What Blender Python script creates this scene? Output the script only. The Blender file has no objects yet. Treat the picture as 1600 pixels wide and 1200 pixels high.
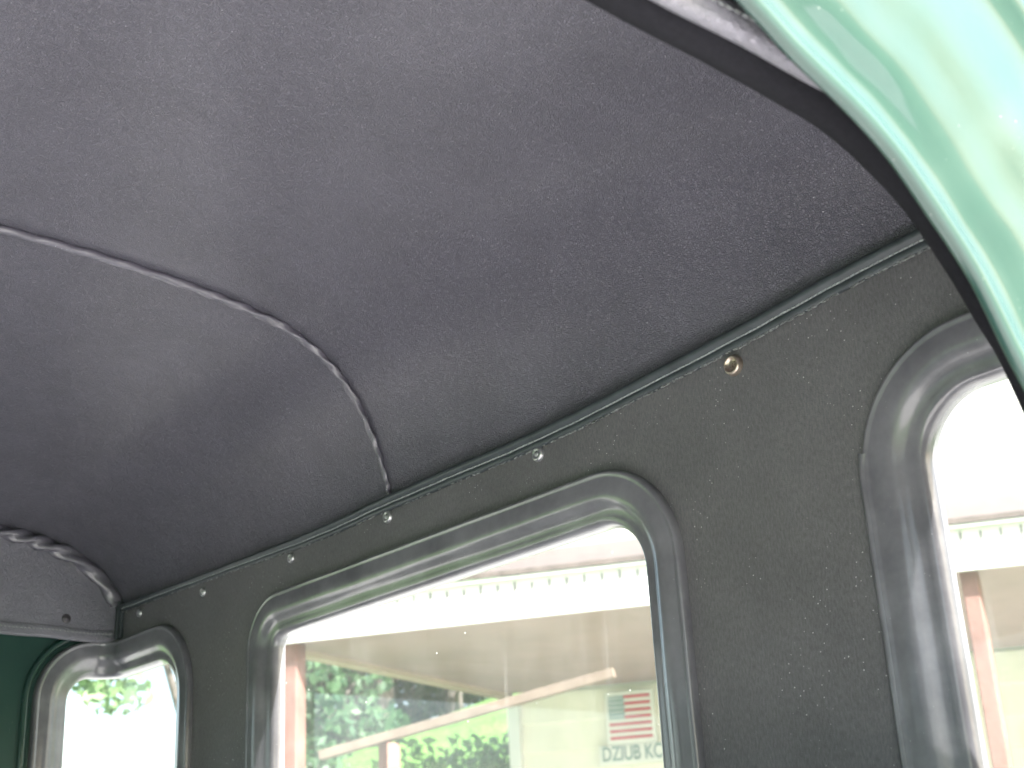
import bpy, bmesh, math, random
from mathutils import Vector, Matrix, noise
random.seed(7)
scene = bpy.context.scene
COL = scene.collection
H = 1.2                                   # camera height over the ground

# ------------------------------------------------------------------ camera, sky, sun, exposure
cam_d = bpy.data.cameras.new("camera")
cam = bpy.data.objects.new("camera", cam_d)
COL.objects.link(cam)
RX = Vector((-0.6468859, -0.7609485, -0.0499603))      # image right in the world
RD = Vector((0.3029017, -0.1962685, -0.9325927))       # image down
RF = Vector((0.6998494, -0.6184142, 0.3574560))        # view direction
m = Matrix.Identity(4)
for i in range(3):
    m[i][0], m[i][1], m[i][2] = RX[i], -RD[i], -RF[i]
m.translation = Vector((0, 0, H))
cam.matrix_world = m
cam_d.sensor_width = 36.0
cam_d.lens = 2146.44 / 1600 * 36
cam_d.clip_start = 0.02
cam_d.clip_end = 2000
cam_d.dof.use_dof = True
cam_d.dof.focus_distance = 1.35
cam_d.dof.aperture_fstop = 11.0
scene.camera = cam

SUN_FROM = Vector((-0.80, -0.10, 0.59)).normalized()
world = bpy.data.worlds.new("World")
scene.world = world
world.use_nodes = True
wn = world.node_tree
sky = wn.nodes.new("ShaderNodeTexSky")
sky.sky_type = 'NISHITA'
sky.sun_disc = False
sky.sun_elevation = math.asin(SUN_FROM.z)
sky.sun_rotation = math.atan2(SUN_FROM.x, SUN_FROM.y)
sky.air_density = 1.2
sky.dust_density = 3.5
sky.ozone_density = 1.0
bg = wn.nodes["Background"]
bg.inputs["Strength"].default_value = 0.10
wn.links.new(sky.outputs[0], bg.inputs[0])
sl = bpy.data.lights.new("sun", 'SUN')
sl.energy = 5.0
sl.angle = math.radians(0.6)
sl.color = (1.0, 0.965, 0.92)
so = bpy.data.objects.new("sun", sl)
so.rotation_euler = (-SUN_FROM).to_track_quat('-Z', 'Y').to_euler()
so.location = (0, 0, 30)
COL.objects.link(so)
scene.view_settings.view_transform = 'Standard'
scene.view_settings.look = 'None'
scene.view_settings.exposure = 2.6
scene.view_settings.gamma = 1.0
scene.cycles.max_bounces = 10
scene.cycles.diffuse_bounces = 6
scene.cycles.transparent_max_bounces = 16
scene.cycles.caustics_reflective = False

# ------------------------------------------------------------------ materials
def mat(name):
    mt = bpy.data.materials.new(name)
    mt.use_nodes = True
    nt = mt.node_tree
    return mt, nt, nt.nodes["Principled BSDF"]

def N(nt, t, **kw):
    n = nt.nodes.new(t)
    for k, v in kw.items():
        if k in n.inputs.keys() if isinstance(k, str) else False:
            n.inputs[k].default_value = v
        else:
            setattr(n, k, v)
    return n

def coords(nt, scale=(1, 1, 1)):
    tc = nt.nodes.new("ShaderNodeTexCoord")
    mp = nt.nodes.new("ShaderNodeMapping")
    mp.inputs["Scale"].default_value = scale
    nt.links.new(tc.outputs["Object"], mp.inputs[0])
    return mp.outputs[0]

def tex_noise(nt, vec, scale, detail=3, rough=0.55):
    n = nt.nodes.new("ShaderNodeTexNoise")
    n.inputs["Scale"].default_value = scale
    n.inputs["Detail"].default_value = detail
    n.inputs["Roughness"].default_value = rough
    nt.links.new(vec, n.inputs["Vector"])
    return n.outputs["Fac"]

def ramp(nt, fac, stops):
    r = nt.nodes.new("ShaderNodeValToRGB")
    el = r.color_ramp.elements
    while len(el) > 1:
        el.remove(el[-1])
    for i, (p, c) in enumerate(stops):
        e = el[0] if i == 0 else el.new(p)
        e.position = p
        e.color = (*c, 1) if len(c) == 3 else c
    nt.links.new(fac, r.inputs[0])
    return r.outputs[0]

def mathn(nt, op, a, b=None):
    n = nt.nodes.new("ShaderNodeMath")
    n.operation = op
    for i, v in enumerate((a, b)):
        if v is None:
            continue
        if isinstance(v, (int, float)):
            n.inputs[i].default_value = v
        else:
            nt.links.new(v, n.inputs[i])
    return n.outputs[0]

def bump(nt, bs, height, dist, strength=1.0):
    b = nt.nodes.new("ShaderNodeBump")
    b.inputs["Distance"].default_value = dist
    b.inputs["Strength"].default_value = strength
    nt.links.new(height, b.inputs["Height"])
    nt.links.new(b.outputs[0], bs.inputs["Normal"])
    return b

def simple(name, col, rough=0.5, var=0.12, scale=30, metal=0.0, coat=0.0, bmp=0.0, bscale=200, spec=0.5):
    mt, nt, bs = mat(name)
    v = coords(nt)
    f = tex_noise(nt, v, scale, 4)
    lo = tuple(c * (1 - var) for c in col)
    hi = tuple(min(1, c * (1 + var)) for c in col)
    nt.links.new(ramp(nt, f, [(0.3, lo), (0.7, hi)]), bs.inputs["Base Color"])
    bs.inputs["Roughness"].default_value = rough
    bs.inputs["Metallic"].default_value = metal
    bs.inputs["Coat Weight"].default_value = coat * 0.62
    bs.inputs["Coat Roughness"].default_value = 0.05 if coat == 1.0 else 0.16
    bs.inputs["Specular IOR Level"].default_value = spec
    if bmp:
        bump(nt, bs, tex_noise(nt, v, bscale, 3), bmp)
    return mt

def leather(name, col, rough=0.34, cell=430, depth=0.0017, coat=0.0):
    mt, nt, bs = mat(name)
    bs.inputs["Coat Weight"].default_value = coat
    bs.inputs["Coat Roughness"].default_value = 0.3
    v = coords(nt)
    # creased leather grain: warped cells + long soft wrinkles
    wn_ = nt.nodes.new("ShaderNodeTexNoise")
    wn_.inputs["Scale"].default_value = 160
    wn_.inputs["Detail"].default_value = 2
    nt.links.new(v, wn_.inputs["Vector"])
    mx = nt.nodes.new("ShaderNodeMix")
    mx.data_type = 'VECTOR'
    mx.inputs["Factor"].default_value = 0.006
    nt.links.new(v, mx.inputs[4])
    nt.links.new(wn_.outputs["Color"], mx.inputs[5])
    vo = nt.nodes.new("ShaderNodeTexVoronoi")
    vo.feature = 'DISTANCE_TO_EDGE'
    vo.inputs["Scale"].default_value = cell
    nt.links.new(mx.outputs[1], vo.inputs["Vector"])
    e = ramp(nt, vo.outputs["Distance"], [(0.0, (0, 0, 0)), (0.20, (1, 1, 1))])
    big = tex_noise(nt, v, 95, 4, 0.6)
    def ridge(sc, stretch):
        f = tex_noise(nt, coords(nt, stretch), sc, 3, 0.6)
        return mathn(nt, 'MULTIPLY', mathn(nt, 'ABSOLUTE', mathn(nt, 'SUBTRACT', f, 0.5)), 2.0)
    cr = mathn(nt, 'MINIMUM', mathn(nt, 'MULTIPLY', ridge(170, (1, 0.45, 0.45)), 3.5), 1.0)
    h = mathn(nt, 'ADD', mathn(nt, 'MULTIPLY', e, 0.5), mathn(nt, 'MULTIPLY', cr, 0.35))
    h = mathn(nt, 'ADD', h, mathn(nt, 'MULTIPLY', big, 0.9))
    bump(nt, bs, h, depth, 1.0)
    t = tex_noise(nt, v, 9, 5, 0.6)
    c = ramp(nt, t, [(0.3, tuple(x * 0.88 for x in col)), (0.7, tuple(x * 1.1 for x in col))])
    # dust specks, packed denser to double as painted glints
    dv = nt.nodes.new("ShaderNodeTexVoronoi")
    dv.inputs["Scale"].default_value = 150
    nt.links.new(v, dv.inputs["Vector"])
    sp = ramp(nt, dv.outputs["Distance"], [(0.06, (1, 1, 1)), (0.10, (0, 0, 0))])
    sel = ramp(nt, tex_noise(nt, v, 23, 2), [(0.50, (0, 0, 0)), (0.60, (1, 1, 1))])
    mm = nt.nodes.new("ShaderNodeMix")
    mm.data_type = 'RGBA'
    nt.links.new(mathn(nt, 'MULTIPLY', sp, sel), mm.inputs[0])
    nt.links.new(c, mm.inputs[6])
    mm.inputs[7].default_value = (0.42, 0.42, 0.45, 1)
    nt.links.new(mm.outputs[2], bs.inputs["Base Color"])
    nt.links.new(ramp(nt, tex_noise(nt, v, 40, 4), [(0.3, (rough - .06,) * 3), (0.7, (rough + .1,) * 3)]), bs.inputs["Roughness"])
    return mt

def board(name, col):
    mt, nt, bs = mat(name)
    v = coords(nt)
    vz = coords(nt, (1, 1, 0.35))
    fib = tex_noise(nt, vz, 520, 3, 0.7)
    fine = tex_noise(nt, v, 1100, 2, 0.7)
    bump(nt, bs, mathn(nt, 'ADD', fib, fine), 0.0006, 0.9)
    t = tex_noise(nt, v, 7, 5, 0.65)
    c = ramp(nt, t, [(0.3, tuple(x * 0.85 for x in col)), (0.7, tuple(x * 1.14 for x in col))])
    fl = ramp(nt, fib, [(0.35, (0.8, 0.8, 0.8)), (0.7, (1.25, 1.25, 1.25))])
    m1 = nt.nodes.new("ShaderNodeMix")
    m1.data_type = 'RGBA'
    m1.blend_type = 'MULTIPLY'
    m1.inputs[0].default_value = 1
    nt.links.new(c, m1.inputs[6])
    nt.links.new(fl, m1.inputs[7])
    dv = nt.nodes.new("ShaderNodeTexVoronoi")
    dv.inputs["Scale"].default_value = 175
    nt.links.new(v, dv.inputs["Vector"])
    sp = ramp(nt, dv.outputs["Distance"], [(0.085, (1, 1, 1)), (0.11, (0, 0, 0))])
    sel = ramp(nt, tex_noise(nt, v, 16, 3), [(0.5, (0, 0, 0)), (0.6, (1, 1, 1))])
    mm = nt.nodes.new("ShaderNodeMix")
    mm.data_type = 'RGBA'
    nt.links.new(mathn(nt, 'MULTIPLY', sp, sel), mm.inputs[0])
    nt.links.new(m1.outputs[2], mm.inputs[6])
    mm.inputs[7].default_value = (0.6, 0.6, 0.6, 1)
    nt.links.new(mm.outputs[2], bs.inputs["Base Color"])
    bs.inputs["Roughness"].default_value = 0.48
    return mt

def glass(name, dust=0.05):
    mt, nt, bs = mat(name)
    nt.nodes.remove(bs)
    out = nt.nodes["Material Output"]
    tr = nt.nodes.new("ShaderNodeBsdfTransparent")
    tr.inputs[0].default_value = (0.80, 0.82, 0.81, 1)
    gl = nt.nodes.new("ShaderNodeBsdfGlossy")
    gl.inputs["Roughness"].default_value = 0.02
    # Schlick reflectance from either side of the pane
    ge = nt.nodes.new("ShaderNodeNewGeometry")
    dt = nt.nodes.new("ShaderNodeVectorMath")
    dt.operation = 'DOT_PRODUCT'
    nt.links.new(ge.outputs["Normal"], dt.inputs[0])
    nt.links.new(ge.outputs["Incoming"], dt.inputs[1])
    gr = mathn(nt, 'POWER', mathn(nt, 'SUBTRACT', 1.0, mathn(nt, 'ABSOLUTE', dt.outputs["Value"])), 5.0)
    fres = mathn(nt, 'ADD', mathn(nt, 'MULTIPLY', gr, 0.94), 0.06)
    mx = nt.nodes.new("ShaderNodeMixShader")
    nt.links.new(fres, mx.inputs[0])
    nt.links.new(tr.outputs[0], mx.inputs[1])
    nt.links.new(gl.outputs[0], mx.inputs[2])
    # a film of dust, small specks, and wiped smears doubling as painted reflections
    v = coords(nt)
    film = ramp(nt, tex_noise(nt, coords(nt, (3, 3, 2)), 3, 5, 0.65), [(0.35, (dust * .5,) * 3), (0.75, (dust * 1.9,) * 3)])
    dv = nt.nodes.new("ShaderNodeTexVoronoi")
    dv.inputs["Scale"].default_value = 42
    nt.links.new(v, dv.inputs["Vector"])
    sp = ramp(nt, dv.outputs["Distance"], [(0.03, (0.6, 0.6, 0.6)), (0.05, (0, 0, 0))])
    rot = nt.nodes.new("ShaderNodeMapping")
    rot.inputs["Rotation"].default_value = (0, math.radians(28), 0)
    rot.inputs["Scale"].default_value = (34, 1, 2.2)
    nt.links.new(v, rot.inputs[0])
    smear_reflection = ramp(nt, tex_noise(nt, rot.outputs[0], 1.3, 3, 0.6), [(0.60, (0, 0, 0)), (0.78, (0.16, 0.16, 0.16))])
    patch = ramp(nt, tex_noise(nt, v, 4.5, 2), [(0.45, (0, 0, 0)), (0.65, (1, 1, 1))])
    sp = mathn(nt, 'ADD', sp, mathn(nt, 'MULTIPLY', smear_reflection, patch))
    di = nt.nodes.new("ShaderNodeBsdfTranslucent")
    di.inputs[0].default_value = (0.8, 0.8, 0.8, 1)
    m2 = nt.nodes.new("ShaderNodeMixShader")
    nt.links.new(mathn(nt, 'ADD', film, sp), m2.inputs[0])
    nt.links.new(mx.outputs[0], m2.inputs[1])
    nt.links.new(di.outputs[0], m2.inputs[2])
    nt.links.new(m2.outputs[0], out.inputs[0])
    return mt

def leafmat(name, a, b):
    mt, nt, bs = mat(name)
    g = nt.nodes.new("ShaderNodeNewGeometry")
    nt.links.new(ramp(nt, g.outputs["Random Per Island"], [(0.0, a), (1.0, b)]), bs.inputs["Base Color"])
    bs.inputs["Roughness"].default_value = 0.5
    out = nt.nodes["Material Output"]
    tl = nt.nodes.new("ShaderNodeBsdfTranslucent")
    nt.links.new(ramp(nt, g.outputs["Random Per Island"], [(0.0, tuple(x * 1.3 for x in a)), (1.0, tuple(x * 1.5 for x in b))]), tl.inputs[0])
    mx = nt.nodes.new("ShaderNodeMixShader")
    mx.inputs[0].default_value = 0.4
    nt.links.new(bs.outputs[0], mx.inputs[1])
    nt.links.new(tl.outputs[0], mx.inputs[2])
    nt.links.new(mx.outputs[0], out.inputs[0])
    return mt

M_LEATHER = leather("charcoal_vinyl", (0.108, 0.104, 0.131), rough=0.36, coat=0.2)
M_PIPING = leather("charcoal_vinyl_piping", (0.105, 0.10, 0.125), rough=0.15, cell=900, depth=0.0002, coat=1.0)
M_OVERDOOR = leather("charcoal_vinyl_card", (0.25, 0.242, 0.285), rough=0.4)
M_BOARD = board("black_trim_board", (0.118, 0.115, 0.123))
M_BINDING = simple("dark_teal_vinyl_binding", (0.040, 0.049, 0.055), 0.42, 0.2, 60, bmp=0.0004, bscale=500)
M_THREAD = simple("pale_thread", (0.34, 0.36, 0.37), 0.7, 0.3, 300)
M_FRAY = simple("pale_frayed_glue", (0.24, 0.25, 0.25), 0.8, 0.5, 200)
M_RUBBER = simple("black_rubber", (0.125, 0.123, 0.142), 0.36, 0.25, 14, coat=1.3, bmp=0.00025, bscale=90)
M_GREEN = simple("green_gloss_paint", (0.018, 0.052, 0.044), 0.35, 0.10, 6, coat=1.0, spec=0.3, bmp=0.0003, bscale=40)
def dusty(mt, scale, amount, col):
    nt = mt.node_tree
    bs = nt.nodes["Principled BSDF"]
    v = coords(nt)
    dv = nt.nodes.new("ShaderNodeTexVoronoi")
    dv.inputs["Scale"].default_value = scale
    nt.links.new(v, dv.inputs["Vector"])
    sp = mathn(nt, "MULTIPLY", ramp(nt, dv.outputs["Distance"], [(0.05, (1, 1, 1)), (0.09, (0, 0, 0))]), ramp(nt, tex_noise(nt, v, 30, 2), [(0.5, (0, 0, 0)), (0.6, (0.7, 0.7, 0.7))]))
    film = ramp(nt, tex_noise(nt, v, 14, 6, 0.7), [(0.42, (0, 0, 0)), (0.75, (0.5, 0.5, 0.5))])
    src = bs.inputs["Base Color"].links[0].from_socket
    mm = nt.nodes.new("ShaderNodeMix")
    mm.data_type = 'RGBA'
    nt.links.new(mathn(nt, 'MINIMUM', mathn(nt, 'ADD', sp, mathn(nt, 'MULTIPLY', film, amount)), 1.0), mm.inputs[0])
    nt.links.new(src, mm.inputs[6])
    mm.inputs[7].default_value = (*col, 1)
    nt.links.new(mm.outputs[2], bs.inputs["Base Color"])
dusty(M_GREEN, 150, 0.04, (0.25, 0.27, 0.26))
dusty(M_RUBBER, 130, 0.5, (0.30, 0.30, 0.31))
M_METAL = simple("dull_rivet_metal", (0.42, 0.42, 0.43), 0.38, 0.2, 300, metal=0.85)
M_BRASS = simple("worn_brass", (0.44, 0.37, 0.31), 0.32, 0.2, 300, metal=0.9)
M_DARKCAP = simple("dark_painted_cap", (0.06, 0.055, 0.065), 0.45, 0.2, 200)
M_GLASS = glass("old_window_glass", 0.055)
M_SEAT = simple("pale_grey_seat_cloth", (0.74, 0.74, 0.77), 0.8, 0.15, 40, bmp=0.001, bscale=400)
M_FLOOR = simple("grey_floor_mat", (0.12, 0.12, 0.125), 0.7, 0.2, 20)
M_CONC = simple("pale_concrete", (0.62, 0.61, 0.59), 0.85, 0.15, 1.5, bmp=0.004, bscale=60)
M_GRASS = simple("grass_ground", (0.085, 0.19, 0.035), 0.9, 0.45, 2.2, bmp=0.05, bscale=9)
M_WHITE = simple("white_painted_metal", (0.62, 0.62, 0.60), 0.5, 0.06, 3)
M_SHING = simple("weathered_pinkish_shingle", (0.11, 0.088, 0.082), 0.9, 0.25, 12, bmp=0.004, bscale=60)
M_CEIL = simple("tan_porch_ceiling", (0.29, 0.22, 0.205), 0.7, 0.10, 2)
M_TRIMY = simple("pale_yellow_trim", (0.42, 0.34, 0.27), 0.6, 0.1, 3)
M_SIDING = simple("cream_siding", (0.74, 0.71, 0.62), 0.6, 0.06, 2)
M_POST = simple("red_brown_wood", (0.17, 0.085, 0.07), 0.7, 0.25, 9, bmp=0.002, bscale=40)
M_RAIL = simple("pale_weathered_wood", (0.15, 0.115, 0.09), 0.75, 0.2, 9)
M_RED = simple("flag_red", (0.40, 0.02, 0.035), 0.6, 0.1, 20)
M_BLUE = simple("flag_slate_blue", (0.12, 0.22, 0.22), 0.6, 0.1, 20)
M_LETTER = simple("grey_green_letter_paint", (0.14, 0.22, 0.21), 0.6, 0.2, 20)
M_BARK = simple("grey_bark", (0.12, 0.105, 0.095), 0.9, 0.3, 8, bmp=0.02, bscale=12)
M_LEAF_D = leafmat("dark_leaves", (0.035, 0.095, 0.050), (0.085, 0.17, 0.075))
M_LEAF_L = leafmat("light_leaves", (0.12, 0.22, 0.09), (0.24, 0.36, 0.16))
M_DARKGLASS = simple("dark_house_glass", (0.03, 0.035, 0.045), 0.08, 0.1, 3)

M_SHADOW_BAND = simple("shadow_band_black", (0.012, 0.012, 0.015), 0.95, 0.2, 300, spec=0.1, bmp=0.0006, bscale=900)  # matte black for the added tube that imitates a shadow band

# ------------------------------------------------------------------ helpers
def sstep_(a, b, x):
    t = max(0, min(1, (x - a) / (b - a)))
    return t * t * (3 - 2 * t)

def W(x, y, z):
    return Vector((x, y, z + H))

def link(name, me, mtl=None, parent=None, smooth=True):
    o = bpy.data.objects.new(name, me)
    if mtl:
        me.materials.append(mtl)
    if smooth:
        for p in me.polygons:
            p.use_smooth = True
    COL.objects.link(o)
    if parent:
        o.parent = parent
    return o

def mesh(name, verts, faces, mtl, parent=None, smooth=True, recalc=False):
    me = bpy.data.meshes.new(name)
    me.from_pydata([tuple(v) for v in verts], [], faces)
    me.validate()
    if recalc:
        b = bmesh.new()
        b.from_mesh(me)
        bmesh.ops.recalc_face_normals(b, faces=b.faces)
        b.to_mesh(me)
        b.free()
    me.update()
    return link(name, me, mtl, parent, smooth)

def empty(name, parent=None, loc=(0, 0, 0)):
    o = bpy.data.objects.new(name, None)
    o.location = loc
    o.empty_display_size = 0.1
    COL.objects.link(o)
    if parent:
        o.parent = parent
    return o

def tag(o, label, cat, group=None):
    o["label"] = label
    o["category"] = cat
    if group:
        o["group"] = group
    return o

def grid_faces(nr, nc, closed_c=False, closed_r=False):
    f = []
    for r in range(nr if closed_r else nr - 1):
        for c in range(nc if closed_c else nc - 1):
            r2, c2 = (r + 1) % nr, (c + 1) % nc
            f.append((r * nc + c, r * nc + c2, r2 * nc + c2, r2 * nc + c))
    return f

class MB:
    def __init__(s):
        s.v, s.f = [], []
    def add(s, vs, fs):
        n = len(s.v)
        s.v += [Vector(v) for v in vs]
        s.f += [tuple(i + n for i in f) for f in fs]
    def obox(s, c, ax, ay, az):
        """box from centre and three half-axis vectors"""
        c, ax, ay, az = Vector(c), Vector(ax), Vector(ay), Vector(az)
        vs = [c + ax * i + ay * j + az * k for k in (-1, 1) for j in (-1, 1) for i in (-1, 1)]
        s.add(vs, [(0, 2, 3, 1), (4, 5, 7, 6), (0, 1, 5, 4), (2, 6, 7, 3), (0, 4, 6, 2), (1, 3, 7, 5)])
    def bar(s, a, b, w, h, up=Vector((0, 0, 1))):
        a, b = Vector(a), Vector(b)
        d = (b - a)
        side = d.cross(up).normalized() * (w / 2)
        u = side.cross(d).normalized() * (h / 2)
        s.obox((a + b) / 2, d / 2, side, u)
    def tube(s, pts, radii, n=10, caps=True):
        pts = [Vector(p) for p in pts]
        rings = []
        ref = None
        for i, p in enumerate(pts):
            t = (pts[min(i + 1, len(pts) - 1)] - pts[max(i - 1, 0)]).normalized()
            if ref is None:
                ref = t.orthogonal().normalized()
            ref = (ref - t * ref.dot(t)).normalized()
            b = t.cross(ref)
            r = radii[i] if isinstance(radii, (list, tuple)) else radii
            rings += [p + (ref * math.cos(2 * math.pi * k / n) + b * math.sin(2 * math.pi * k / n)) * r for k in range(n)]
        fs = grid_faces(len(pts), n, closed_c=True)
        if caps:
            fs.append(tuple(range(n))[::-1])
            fs.append(tuple(range((len(pts) - 1) * n, len(pts) * n)))
        s.add(rings, fs)
    def build(s, name, mtl, parent=None, smooth=False, bevel=0.0):
        o = mesh(name, s.v, s.f, mtl, parent, smooth, recalc=True)
        if bevel:
            md = o.modifiers.new("bevel", 'BEVEL')
            md.width = bevel
            md.segments = 2
        return o

def interp(pts, x):
    if x <= pts[0][0]:
        return pts[0][1]
    for (a, b), (c, d) in zip(pts, pts[1:]):
        if x <= c:
            return b + (d - b) * (x - a) / (c - a)
    return pts[-1][1]

def catmull(pts, n=8):
    out = []
    P = [pts[0]] + list(pts) + [pts[-1]]
    for i in range(1, len(P) - 2):
        p0, p1, p2, p3 = [Vector(q) for q in P[i - 1:i + 3]]
        for k in range(n):
            t = k / n
            out.append(0.5 * ((2 * p1) + (p2 - p0) * t + (2 * p0 - 5 * p1 + 4 * p2 - p3) * t * t + (3 * p1 - p0 - 3 * p2 + p3) * t ** 3))
    out.append(Vector(P[-2]))
    return out

# ------------------------------------------------------------------ the cab: shared dimensions (metres, z from the camera height)
XC = 1.175                       # middle of the cab
XN, XF, YB, RC = 0.35, 2.0, -0.922, 0.035      # near side, far side, back wall, corner radius
S0, S1 = XN + RC, XF - RC
QL = RC * math.pi / 2

def plan(s, h=0.0):
    """back wall followed round both corners; h = distance into the cab"""
    if s > S1:
        a = (s - S1) / RC
        if a < math.pi / 2:
            return S1 + (RC - h) * math.sin(a), YB + RC - (RC - h) * math.cos(a)
        return XF - h, YB + RC + (s - S1 - QL)
    if s < S0:
        a = (S0 - s) / RC
        if a < math.pi / 2:
            return S0 - (RC - h) * math.sin(a), YB + RC - (RC - h) * math.cos(a)
        return XN + h, YB + RC + (S0 - s - QL)
    return s, YB + h

PROF = catmull([(-0.922, 0.0), (-0.918, 0.022), (-0.903, 0.063), (-0.876, 0.112), (-0.838, 0.152), (-0.787, 0.180), (-0.735, 0.193),
                (-0.66, 0.203), (-0.577, 0.2085), (-0.48, 0.211), (-0.38, 0.211), (-0.2, 0.207), (0.0, 0.198), (0.2, 0.18), (0.36, 0.14), (0.45, 0.07)], 5)
EDGE_Z = 0.466

EDGE_TOP = [(0.35, 0.503), (0.518, 0.5005), (0.588, 0.496), (0.657, 0.490), (0.731, 0.483), (0.771, 0.480), (0.856, 0.474), (0.948, 0.468), (1.049, 0.465),
            (1.161, 0.466), (1.269, 0.464), (1.423, 0.460), (1.58, 0.463), (1.757, 0.467), (1.983, 0.472), (2.1, 0.472)]

def edge_top(x):
    return (interp(EDGE_TOP, x - 0.03) + interp(EDGE_TOP, x) * 2 + interp(EDGE_TOP, x + 0.03)) / 4

def crown(x):
    return 1 - 0.47 * abs((x - XC) / 0.81) ** 2.1

def ceil_pt(x, k, drop=0.0):
    y, hh = PROF[k]
    ripple = 0.0012 * math.sin(x * 9 + y * 7) + 0.0016 * noise.noise(Vector((x * 5, y * 5, 3.1)))
    base = EDGE_Z + (edge_top(x) - 0.002 - EDGE_Z) * (1 - min(1, hh / 0.2))
    return W(x, y, base + hh * crown(x) + ripple * min(1, hh * 20) - drop)

cab = empty("vintage_vehicle_cab", loc=(XC, 0, 0))
tag(cab, "green vintage vehicle cab with charcoal vinyl headliner, black rear panel and rubber framed windows", "vehicle")
CABINV = Matrix.Translation(-Vector(cab.location))

def to_cab(o):
    """parent a mesh built in world coordinates under the cab"""
    o.parent = cab
    o.matrix_parent_inverse = CABINV
    return o

def part(o):
    return to_cab(o)

# --- headliner
NX = 90
xs = [0.352 + (1.992 - 0.352) * i / NX for i in range(NX + 1)]
vs = [ceil_pt(x, k) for k in range(len(PROF)) for x in xs]
headliner = part(mesh("headliner", vs, grid_faces(len(PROF), NX + 1), M_LEATHER))

# --- seam piping down the middle of the headliner, twisted where the roof bends down
def rope(name, pts, inward, side, ry, rz, twist, depth, parent, mtl, n=14):
    """flattened piping with helical puckers; ry across, rz proud"""
    vs = []
    L = 0
    for i, p in enumerate(pts):
        if i:
            L += (pts[i] - pts[i - 1]).length
        w = interp(twist, L)
        for k in range(n):
            a = 2 * math.pi * k / n
            q = 1 + depth * w * math.sin(a * 3 + L * 135 + 1.3 * math.sin(L * 37)) + 0.06 * noise.noise(Vector((L * 120, a, 1)))
            vs.append(p + side[i] * (math.cos(a) * ry(L) * q) + inward[i] * (math.sin(a) * rz(L) * q))
    return mesh(name, vs, grid_faces(len(pts), n, closed_c=True), mtl, parent, recalc=True)

def ceiling_line(x, k0, k1, sub=4):
    out = []
    for k in range(k0, k1):
        a, b = ceil_pt(x, k), ceil_pt(x, k + 1)
        out += [a.lerp(b, j / sub) for j in range(sub)]
    out.append(ceil_pt(x, k1))
    return out

def frame_of(pts, side_vec):
    inw, sd = [], []
    for i in range(len(pts)):
        t = (pts[min(i + 1, len(pts) - 1)] - pts[max(i - 1, 0)]).normalized()
        s = (side_vec - t * side_vec.dot(t)).normalized()
        nrm = t.cross(s).normalized()
        c = W(XC, -0.3, 0.1) - pts[i]
        if nrm.dot(c) < 0:
            nrm = -nrm
        inw.append(nrm)
        sd.append(s)
    return inw, sd

pl = ceiling_line(1.269, 0, 62)
inw, sd = frame_of(pl, Vector((1, 0, 0)))
pl = [p + inw[i] * 0.003 + Vector((0.0008 * math.sin(i * 0.7), 0, 0)) for i, p in enumerate(pl)]
o = rope("seam_piping", pl, inw, sd, lambda L: 0.0028 + 0.0022 * min(1, L / 0.3), lambda L: 0.0032 + 0.0016 * min(1, L / 0.3),
         [(0, .5), (0.1, 1), (0.3, 1), (0.42, .35), (0.6, .1)], 0.24, headliner, M_PIPING)
o["label"] = "glossy piping seam running across the middle of the headliner"

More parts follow.
